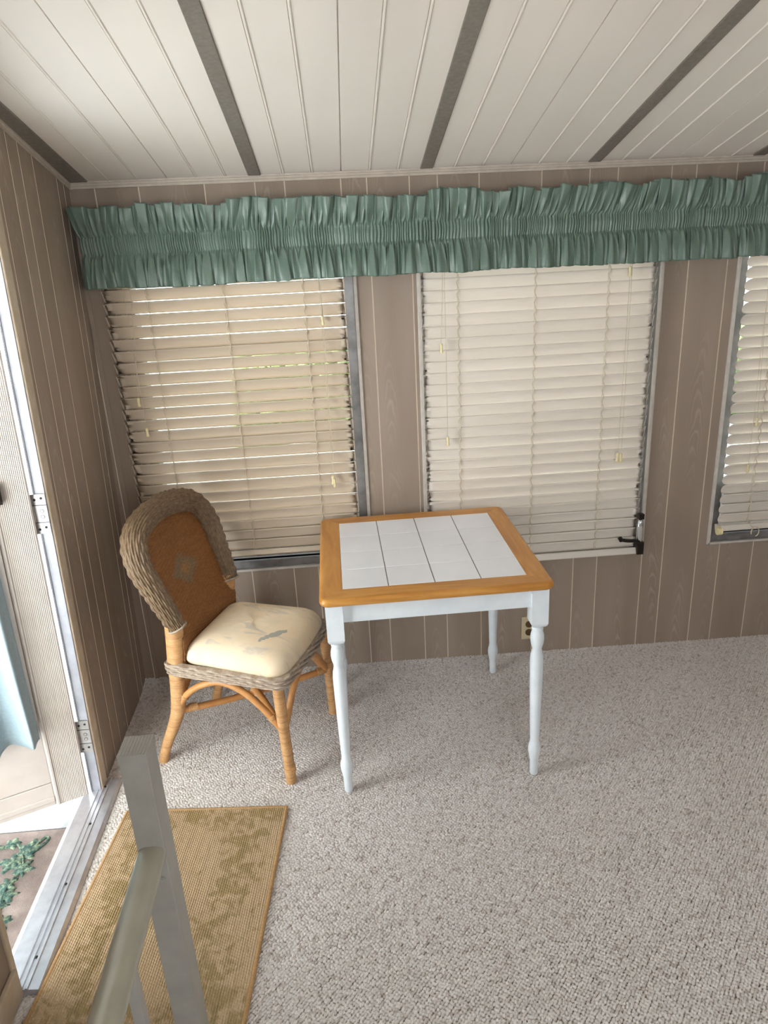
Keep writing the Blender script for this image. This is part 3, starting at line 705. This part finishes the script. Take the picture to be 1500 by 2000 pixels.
# ------------------------------------------------------------------ wicker chair (forward +X, left +Y)
ch = thing('wicker_chair', 'wicker dining chair with arched rolled back, beige cushion and cane wrapped legs', 'chair', (.514, -.443, 0), R_(-19.5))
def wrapped(path, r, parent, name='leg', step=.0011, per=.0056, seg=18, flat=None, up=None, mk='rattan'):
    P, t = resample(path, step); rr = np.interp(np.linspace(0, 1, len(P)), np.linspace(0, 1, len(r)), r)
    irr = .00025*snoise(len(t), t[-1]/.02, len(P)); rr = rr-.0009+.0017*np.abs(np.sin(PI*t/per+.8*snoise(len(t), t[-1]/.03, 5)))**.7+irr
    mb = MB(); mb.tube(P, rr, seg, flat=flat, up=up); return mb.build(name, [mk], parent)
for s, bx in ((-1, -.262), (1, -.262)):
    fx = .251 if s < 0 else .262; fy = .2 if s < 0 else .212
    lg = wrapped([(fx, s*fy, 0), (fx-.006, s*fy*1.0, .2), (fx-.012, s*.2, .42)], [.0178, .0185, .0195], ch)
    P = np.array([(fx, s*fy, .050), (fx, s*fy, .060)]); mb = MB(); mb.tube(resample(np.array([(fx, s*fy, .046), (fx-.001, s*fy, .064)]), .002)[0], np.r_[.0195, np.full(8, .0218), .0195][:10] if False else .0212, 18); mb.build('cane_band', ['rattan'], lg, bevel=.002)
    K = catmull([(-.262, s*.201, 0), (-.236, s*.2, .075), (-.196, s*.198, .16), (-.166, s*.196, .235), (-.150, s*.195, .34), (-.142, s*.194, .44), (-.134, s*.192, .52), (-.126, s*.192, .60)], 10)
    wrapped(K, [.0175, .0185, .021, .0262, .027, .029, .0305, .0315], ch, flat=.86, up=(1, 0, 0))
# arched back: centre line
w0, z0, w1, z1, zT, xb, rc, kk = .194, .571, .223, .815, .931, -.129, R_(20), .74
half = [(-w0, z0), (-(w0+w1)/2-.004, (z0+z1)/2), (-w1, z1), (-w1*kk, z1+.72*(zT-z1)), (0, zT)]
K2 = half+[(-y, z) for y, z in half[-2::-1]]; arc2 = catmull(K2, 24)
def bx_(z): return xb-math.tan(rc)*(z-.6)
arc = np.array([(bx_(z), y, z) for y, z in arc2])
Pc, tt = resample(arc, .0036); Ltot = tt[-1]; q = tt/Ltot
rad = np.interp(q, [0, .03, .12, .25, .4, .5, .6, .75, .88, .97, 1], [.030, .0325, .037, .042, .043, .042, .043, .042, .037, .0325, .030])
NS, RIB = 28, .034; seg = NS*6; th = np.linspace(0, 2*PI, seg, endpoint=False)
Tn = np.gradient(Pc, axis=0); Tn /= np.linalg.norm(Tn, axis=1)[:, None]
nrm = np.array([math.cos(rc), 0, math.sin(rc)]); Nn = np.repeat(nrm[None], len(Pc), 0); Bn = np.cross(Tn, Nn)
strand = np.floor(th/(2*PI)*NS); sp_ = np.abs(np.sin(th/2*NS))**1.5
ph = PI*tt[:, None]/RIB+PI*(strand[None] % 2)
disp = .0070*sp_[None]*(.60+.40*np.cos(ph))+.0010*np.cos(2*PI*tt[:, None]/RIB)
Rr = rad[:, None]-.0048+disp
P = Pc[:, None]+Rr[..., None]*(np.cos(th)[None, :, None]*Nn[:, None]+np.sin(th)[None, :, None]*Bn[:, None])
P = P+nrm*.006
mb = MB(); mb.grid(P, cv=True); mb.add(P[0], [tuple(range(seg))]); mb.add(P[-1], [tuple(range(seg))[::-1]])
roll = mb.build('rolled_frame', ['roll'], ch)
for e in (0, -1):      # rings that finish the two ends
    cen = Pc[e]+nrm*.006; t2 = np.linspace(0, 2*PI, 40); ring = cen+(rad[e]+.0015)*(np.cos(t2)[:, None]*Nn[e]+np.sin(t2)[:, None]*Bn[e])
    mb = MB(); mb.tube(ring, .0042, 8); mb.build('end_ring', ['seatrail'], roll)
# two-strand braid on the inner front edge of the roll
for kz in (0, 1):
    inner = []
    for i in range(0, len(Pc), 1):
        inb = Bn[i] if (Bn[i]@(np.array([bx_(.72), 0, .72])-Pc[i])) > 0 else -Bn[i]
        a = tt[i]*2*PI/.022+kz*PI
        inner.append(Pc[i]+nrm*.006+inb*(rad[i]-.004+.0035*math.cos(a))+nrm*(.004+.0035*math.sin(a)))
    mb = MB(); mb.tube(inner[4:-4], .0042, 8); mb.build('edge_braid', ['roll'], roll)
# woven flat panel
zz = np.arange(.425, zT-.008, .0011)
hz = np.interp(zz, arc2[:len(arc2)//2+1, 1], -arc2[:len(arc2)//2+1, 0]); hz = np.where(zz < z0, w0+.002, hz)
cu = np.linspace(-1, 1, 121)
Z, U = np.meshgrid(zz, cu, indexing='ij'); Yp = U*hz[:, None]*.985
per = .0060; row = np.floor(Z/per); prf = np.abs(np.sin(PI*Z/per))**.6
D = .0040*prf*(.72+.28*np.cos(PI*Yp/.021+PI*(row % 2)))
bow = .014*(1-U**2)
Xp = (xb-np.tan(rc)*np.where(Z > .52, Z-.6, -.08))+D-bow-.004
Xp = Xp+np.where(Z < .52, (.52-Z)*-.10, 0)
zm = .700; ka = np.abs(Yp)/.082+np.abs(Z-zm)/.058; jag = .12*np.sign(np.sin(Yp*2*PI/.028))*np.sign(np.sin(Z*2*PI/.0208))
mk = np.where(ka+jag < .36, 2, np.where(ka+jag < 1, 1, 0))
mi = mk[:-1, :-1].ravel()
mb = MB(); mb.grid(np.stack([Xp, Yp, Z], -1), mi=mi, flip=False); bp = mb.build('woven_back_panel', ['backpanel', 'motif', 'motif_core'], ch)
so = bp.modifiers.new('thick', 'SOLIDIFY'); so.thickness = .004
# seat outline
def seat_outline(fx, fy, bxx, by, r, n=14, bowf=.012):
    C_ = [(fx, -fy), (fx, fy), (bxx, by), (bxx, -by)]; out = []
    for i in range(4):
        p, c_, nx = np.array(C_[i-1]), np.array(C_[i]), np.array(C_[(i+1) % 4])
        a = c_+(p-c_)/np.linalg.norm(p-c_)*r; b = c_+(nx-c_)/np.linalg.norm(nx-c_)*r
        for t in np.linspace(0, 1, n): out.append((1-t)**2*a+2*t*(1-t)*c_+t*t*b)
    out = np.array(out+[out[0]]); P, _ = resample(out, .003); P = P[:-1]
    P[:, 0] += bowf*np.clip((P[:, 0]-fx+.05)/.05, 0, 1)*(1-(P[:, 1]/fy)**2); return P
OL = seat_outline(.272, .222, -.181, .225, .044)
n = len(OL); t = np.arange(n)*.003; tot = n*.003
tg = np.roll(OL, -1, 0)-np.roll(OL, 1, 0); tg /= np.linalg.norm(tg, axis=1)[:, None]; on = np.stack([tg[:, 1], -tg[:, 0]], 1)
hh = np.linspace(0, 1, 42); NB = 5; ribs = round(tot/.032/2)*2; RB = tot/ribs
PB = np.zeros((42, n, 3))
for k, h in enumerate(hh):
    sl = h*NB+.0; row = np.floor(min(sl, NB-1e-6)); pr = abs(math.sin(PI*sl))**.95
    d = .0080*pr*(.5+.5*np.cos(PI*t/RB+PI*(row % 2)))+.002*math.sin(PI*h)-.003
    zb_ = np.interp(OL[:, 0], [-.18, -.1, .27], [.399, .392, .383]); zt_ = np.interp(OL[:, 0], [-.18, -.1, .27], [.440, .436, .423])
    wav = .0028*np.cos(PI*t/RB+PI*(row % 2))
    PB[k] = np.c_[OL+on*d[:, None], zb_+(zt_-zb_)*h+wav*(0 < k < 41)]
inn = OL-on*.022
PB = np.concatenate([np.c_[inn, PB[0, :, 2]][None], PB, np.c_[inn, PB[-1, :, 2]][None]])
mb = MB(); mb.grid(PB, cv=True, smooth=True, flip=True); mb.build('seat_rail', ['seatrail'], ch)
mb = MB(); mb.add(np.c_[inn, np.full(n, .405)], [tuple(range(n))]); mb.build('seat_board', ['pole'], ch)
# cushion
CO = seat_outline(.258, .208, -.122, .192, .060, bowf=.014); n = len(CO); cc = np.array([.07, 0])
lv = [(.97, .418), (1.0, .424), (1.012, .433), (1.008, .445), (.985, .459), (.94, .473), (.87, .485), (.77, .4945), (.64, .501), (.48, .5055), (.3, .508), (.12, .509), (.001, .5093)]
P = np.array([np.c_[cc+(CO-cc)*s_, np.full(n, z)+np.interp(CO[:, 0], [-.13, .27], [.010, -.004])*(1 if z < .47 else .8)] for s_, z in lv])
mb = MB(); mb.grid(P, cv=True, flip=True); mb.build('cushion', ['cushion'], ch)
# arched braces and crossed stretchers
def pole(K, r, nm, n=10): 
    Pq = catmull(K, n); mb = MB(); mb.tube(Pq, r, 14); return mb.build(nm, ['pole'], ch)
def binding(p, d, r, parent, L=.022):
    p, d = np.array(p), np.array(d)/np.linalg.norm(d); Pq, t = resample(np.array([p-d*L/2, p+d*L/2]), .0008)
    mb = MB(); mb.tube(Pq, r+.0012*np.abs(np.sin(PI*t/.0035)), 14); mb.build('binding', ['rattan'], parent)
for s in (-1, 1):
    b = pole([(-.150, s*.2, .262), (-.112, s*.199, .312), (-.060, s*.198, .350), (.0, s*.198, .373), (.05, s*.198, .372), (.11, s*.199, .348), (.17, s*.2, .298), (.212, s*.2, .248), (.238, s*.2, .215)], .0118, 'arched_brace')
    binding((-.125, s*.199, .297), (.04, 0, .045), .0125, b, .012); binding((.205, s*.2, .257), (.04, 0, -.05), .0125, b, .014)
b = pole([(.243, -.196, .205), (.248, -.165, .25), (.252, -.12, .315), (.256, -.06, .362), (.258, 0, .376), (.256, .06, .362), (.252, .12, .315), (.25, .17, .25), (.25, .205, .205)], .0115, 'arched_brace')
b = pole([(-.158, .19, .262), (-.152, .13, .32), (-.15, .06, .37), (-.15, 0, .378), (-.15, -.06, .37), (-.152, -.13, .32), (-.158, -.19, .262)], .0115, 'arched_brace')
for s in (-1, 1):
    A_, B_ = np.array((-.158, s*.194, .232)), np.array((.250, -s*.204, .205)); zo = np.array((0, 0, .011*s))
    st = pole([A_, A_*.7+B_*.3+zo, (A_+B_)/2+zo, A_*.3+B_*.7+zo, B_], .0122, 'stretcher')
    dv = B_-A_; dv /= np.linalg.norm(dv); binding(A_+dv*.045, dv, .0145, st, .03); binding(B_-dv*.03, dv, .0145, st, .022)
binding((.046, -.005, .219), (0, 1, .02), .0185, st, .02)

# ------------------------------------------------------------------ rug
rt = thing('door_rug', 'tan ribbed rectangular rug with olive leaf pattern inside the doorway', 'rug', (.3765, -1.210, 0), R_(-4.6))
RW, RL = .546, .775
nx, ny = 300, 470; xs_ = np.linspace(-RW/2+.006, RW/2-.006, nx); ys_ = np.linspace(-RL/2+.006, RL/2-.006, ny); X, Y = np.meshgrid(xs_, ys_, indexing='ij')
pr_ = .0068; rowi = np.floor(X/pr_); Zr = .0072+.0064*np.abs(np.sin(PI*X/pr_))**.8*(.70+.30*np.abs(np.sin(PI*(Y/.0085+.37*rowi))))
edge = np.minimum(np.minimum(X+RW/2, RW/2-X), np.minimum(Y+RL/2, RL/2-Y)); Zr = np.where(edge < .008, .008, Zr)
mb = MB(); mb.grid(np.stack([X, Y, Zr], -1)); mb.build('ribbed_pile', ['rug'], rt)
pth = [(-RW/2+.004, -RL/2+.004), (RW/2-.004, -RL/2+.004), (RW/2-.004, RL/2-.004), (-RW/2+.004, RL/2-.004), (-RW/2+.004, -RL/2+.004)]
mb = MB(); Pq = resample(np.c_[np.array(pth), np.full(5, .0072)], .004)[0]; mb.tube(Pq, .0066+.0004*np.sin(np.arange(len(Pq))*2.1), 10); mb.box((-RW/2+.004, -RL/2+.004, .001), (RW/2-.004, RL/2-.004, .006)); mb.build('binding', ['rug_binding'], rt)

# ------------------------------------------------------------------ stair railing
PX0, PX1, PY0, PY1 = .508, .560, -1.682, -1.624
rl = thing('stair_railing', 'grey metal stair railing with square capped post and rounded handrail', 'railing', (.534, -1.653, 0))
O = np.array([.534, -1.653, 0]); rel = lambda V: V-O
mb = MB(); mb.box((PX0, PY0, 0), (PX1, PY1, .884)); mb.build('post', ['post'], rl, bevel=.0015, xf=rel)
mb = MB(); mb.box((PX0-.0012, PY0-.0012, .878), (PX1+.0012, PY1+.0012, .896))
for k in range(8): mb.box((PX0+.003+k*.006, PY0+.002, .8955), (PX0+.0062+k*.006, PY1-.002, .8972))
mb.build('post_cap', ['post'], rl, bevel=.002, xf=rel)
A_, B_ = np.array((.534, -1.682, .668)), np.array((.560, -2.75, .668)); hp = []
tq = np.linspace(0, 2*PI, 28, endpoint=False); sec = np.stack([np.sign(np.cos(tq))*np.abs(np.cos(tq))**.7*.0262, np.where(np.sin(tq) > 0, .017*np.sin(tq), .019*np.sign(np.sin(tq))*np.abs(np.sin(tq))**.5)], 1)
P = np.array([[(c_[0]+a, c_[1], c_[2]+b) for a, b in sec] for c_ in (A_, B_)]); mb = MB(); mb.grid(P, cv=True, flip=True); mb.add(P[0], [tuple(range(28))]); mb.add(P[1], [tuple(range(28))[::-1]]); mb.build('handrail', ['handrail'], rl, xf=rel)
mb = MB(); mb.box((.520, -2.75, .10), (.548, -1.682, .13)); mb.build('bottom_rail', ['post'], rl, bevel=.002, xf=rel)
for k in range(8):
    yb = -1.885-.115*k; xo = .534+(-1.682-yb)*.024; mb = MB(); mb.box((xo-.0095, yb-.0095, .128), (xo+.0095, yb+.0095, .653)); mb.build('baluster', ['post'], rl, bevel=.001, xf=rel)
mb = MB(); mb.box((.514, -2.80, 0), (.60, -2.75, .70)); mb.build('post', ['post'], rl, bevel=.0015, xf=rel)
mb = MB(); mb.tube([(.545, PY0-.0005, .604), (.545, PY0-.003, .604)], .006, 14); mb.tube([(.545, PY0-.002, .604), (.545, PY0-.0045, .604)], .0035, 12); mb.build('screw_head', ['post'], rl, xf=rel)

# ------------------------------------------------------------------ porch
struct(MB().box((-3.2, -5.0, -.12), (-.102, 1.2, -.055)).build('porch_floor', ['porch']), 'pale painted porch floor outside the open door', 'floor')
struct(MB().box((-2.5, -5.2, 2.34), (-.16, 1.5, 2.40)).build('porch_roof', ['roofpan']), 'white carport roof over the porch outside', 'roof')
mb = MB(); mb.box((-.067, DY0, -.12), (-.060, DY1, .006)); struct(mb.build('trim_%d' % (tn+1), ['alu_lip'], xf=shear))
dm = thing('doormat', 'taupe outdoor doormat with green leaf border on the porch floor', 'doormat', (-.321, -1.10, -.055), R_(0))
mb = MB(); mb.box((-.277, -.465, .0), (.277, .310, .008)); mb.build('rubber_backing', ['mat_edge'], dm, bevel=.003)
mb = MB(); mb.box((-.265, -.453, .004), (.265, .298, .014)); mb.build('pile', ['mat'], dm, bevel=.004, seg=3)
def leafshape(cx_, cy_, s_, rot, rg):
    pts = []; n_ = 30
    for k in range(n_):
        a = 2*PI*k/n_; r_ = s_*(.74+.22*math.cos(5*a)+.16*rg.uniform(-1, 1)+.08*math.cos(11*a)); pts.append((cx_+r_*math.cos(a+rot), cy_+r_*math.sin(a+rot)))
    return pts
rg = random.Random(3); mb = MB()
spots = [(.155, .215, .050), (.125, .165, .046), (.168, .135, .040), (.09, .245, .030), (.02, .215, .060), (-.05, .225, .055), (-.13, .215, .06), (-.19, .15, .05),
         (.145, .075, .036), (.165, .035, .034), (.150, -.005, .034), (.172, -.065, .052), (.150, -.12, .048), (.178, -.165, .040), (.155, -.215, .036), (.170, -.262, .046), (.150, -.32, .05), (.165, -.39, .05), (-.19, .03, .05), (-.18, -.1, .05), (-.19, -.22, .05)]
for cx_, cy_, s_ in spots:
    p = leafshape(cx_, cy_, s_, rg.uniform(0, 6), rg); n_ = len(p); c0 = np.mean(p, 0)
    V = [(a, b, .012) for a, b in p]+[(c0[0]+(a-c0[0])*.86, c0[1]+(b-c0[1])*.86, .0185) for a, b in p]+[(c0[0], c0[1], .020)]
    mb.add(V, [(i, (i+1) % n_, n_+(i+1) % n_, n_+i) for i in range(n_)]+[(n_+i, n_+(i+1) % n_, 2*n_) for i in range(n_)], 0, None, True)
mb.tube(catmull([(.168, .19, .016), (.192, .222, .017), (.205, .250, .017), (.196, .262, .017), (.180, .245, .017), (.172, .222, .016)], 8), .0045, 8)
mb.tube(catmull([(-.19, -.22, .015), (-.18, -.1, .015), (-.19, .03, .015), (-.19, .15, .015), (-.13, .215, .015), (-.05, .225, .015), (.02, .215, .015), (.09, .245, .015), (.13, .215, .015), (.168, .135, .015), (.155, .1, .015), (.148, .04, .016), (.165, -.04, .016), (.16, -.14, .016), (.168, -.24, .016), (.155, -.34, .016)], 8), .0045, 8)
mb.build('leaf_border', ['leaf'], dm)

# ------------------------------------------------------------------ outside
struct(MB().box((-40, -40, -.40), (40, 40, -.13)).build('ground', ['ground']), 'pale concrete ground outside the windows', 'ground')
struct(MB().box((-3.0, .12, -.14), (12, 14, -.10)).build('gravel_bed', ['gravel']), 'grey gravel ground behind the windows', 'ground')
nx, nz = 140, 40; P = []
for j in range(nz):
    z = -.13+.95*j/(nz-1); rw = []
    for i in range(nx):
        x = -.2+6.4*i/(nx-1); tp = 1-max(0, (j/(nz-1)-.8)/.2)**2*.9
        rw.append((x, 5.0-.45*tp+.16*math.sin(x*3.1+z*2)+RNG.normal(0, .07), z*(1+.10*math.sin(x*1.7)+.05*math.sin(x*5.1))+RNG.normal(0, .03)))
    P.append(rw)
P.append([(p[0], 5.6, p[2]-.05) for p in P[-1]]); P.append([(p[0], 5.7, -.13) for p in P[0]])
hd = MB().grid(np.array(P), flip=True).build('hedge', ['hedge']); tag(hd, 'green hedge outdoors glimpsed through the cream blind gaps', 'hedge')

# ------------------------------------------------------------------ light
w = bpy.data.worlds.new('sky'); scene.world = w; w.use_nodes = True
bg = w.node_tree.nodes['Background']; bg.inputs[0].default_value = (.90, .96, 1.0, 1); bg.inputs[1].default_value = 6.0
sl = bpy.data.lights.new('sun', 'SUN'); sl.energy = 18; sl.angle = R_(1.0); sl.color = (1, .98, .96)
so_ = bpy.data.objects.new('sun', sl); COL.objects.link(so_); so_.rotation_euler = Vector((.45, .10, -.88)).to_track_quat('-Z', 'Y').to_euler()
def portal(name, loc, rot, sx, sy):
    l = bpy.data.lights.new(name, 'AREA'); l.shape = 'RECTANGLE'; l.size = sx; l.size_y = sy; l.cycles.is_portal = True
    o = bpy.data.objects.new(name, l); COL.objects.link(o); o.location = loc; o.rotation_euler = rot; return o
for k, h in enumerate(RH): portal('right_window_portal', (XR+.05, (h[0]+h[1])/2, (h[2]+h[3])/2), (0, R_(90), 0), h[3]-h[2], h[1]-h[0])
for h in FH: portal('front_window_portal', ((h[0]+h[1])/2, YF-.05, (h[2]+h[3])/2), (R_(90), 0, 0), h[1]-h[0], h[3]-h[2])
portal('doorway_portal', (-.04, (DY0+DY1)/2, 1.0), (0, R_(-90), 0), 2.0, DY1-DY0)

# ------------------------------------------------------------------ camera
cam = bpy.data.cameras.new('camera'); co = bpy.data.objects.new('camera', cam); COL.objects.link(co)
yaw, pitch, roll_ = -.0467409568, -.345322563, -.0532989534
cy_, sy_ = math.cos(yaw), math.sin(yaw); Rz = np.array([[cy_, -sy_, 0], [sy_, cy_, 0], [0, 0, 1]])
fv = np.array([0, math.cos(pitch), math.sin(pitch)]); rv = np.array([1, 0, 0.]); uv_ = np.cross(rv, fv)
r2 = math.cos(roll_)*rv+math.sin(roll_)*uv_; u2 = -math.sin(roll_)*rv+math.cos(roll_)*uv_
r2, u2, fv = Rz@r2, Rz@u2, Rz@fv
mw = Matrix([[r2[0], u2[0], -fv[0], .96356279], [r2[1], u2[1], -fv[1], -2.7743449], [r2[2], u2[2], -fv[2], 1.72400875], [0, 0, 0, 1]])
co.matrix_world = mw
cam.sensor_fit = 'VERTICAL'; cam.sensor_height = 36.0; cam.sensor_width = 27.0; cam.lens = 1389.102/2000*36; cam.clip_start = .02
scene.camera = co
scene.view_settings.view_transform = 'Standard'; scene.view_settings.look = 'None'; scene.view_settings.gamma = 1.0
scene.view_settings.use_curve_mapping = False; scene.view_settings.exposure = 0.82
scene.cycles.use_denoising = True; scene.cycles.max_bounces = 10; scene.cycles.diffuse_bounces = 6; scene.cycles.transparent_max_bounces = 12
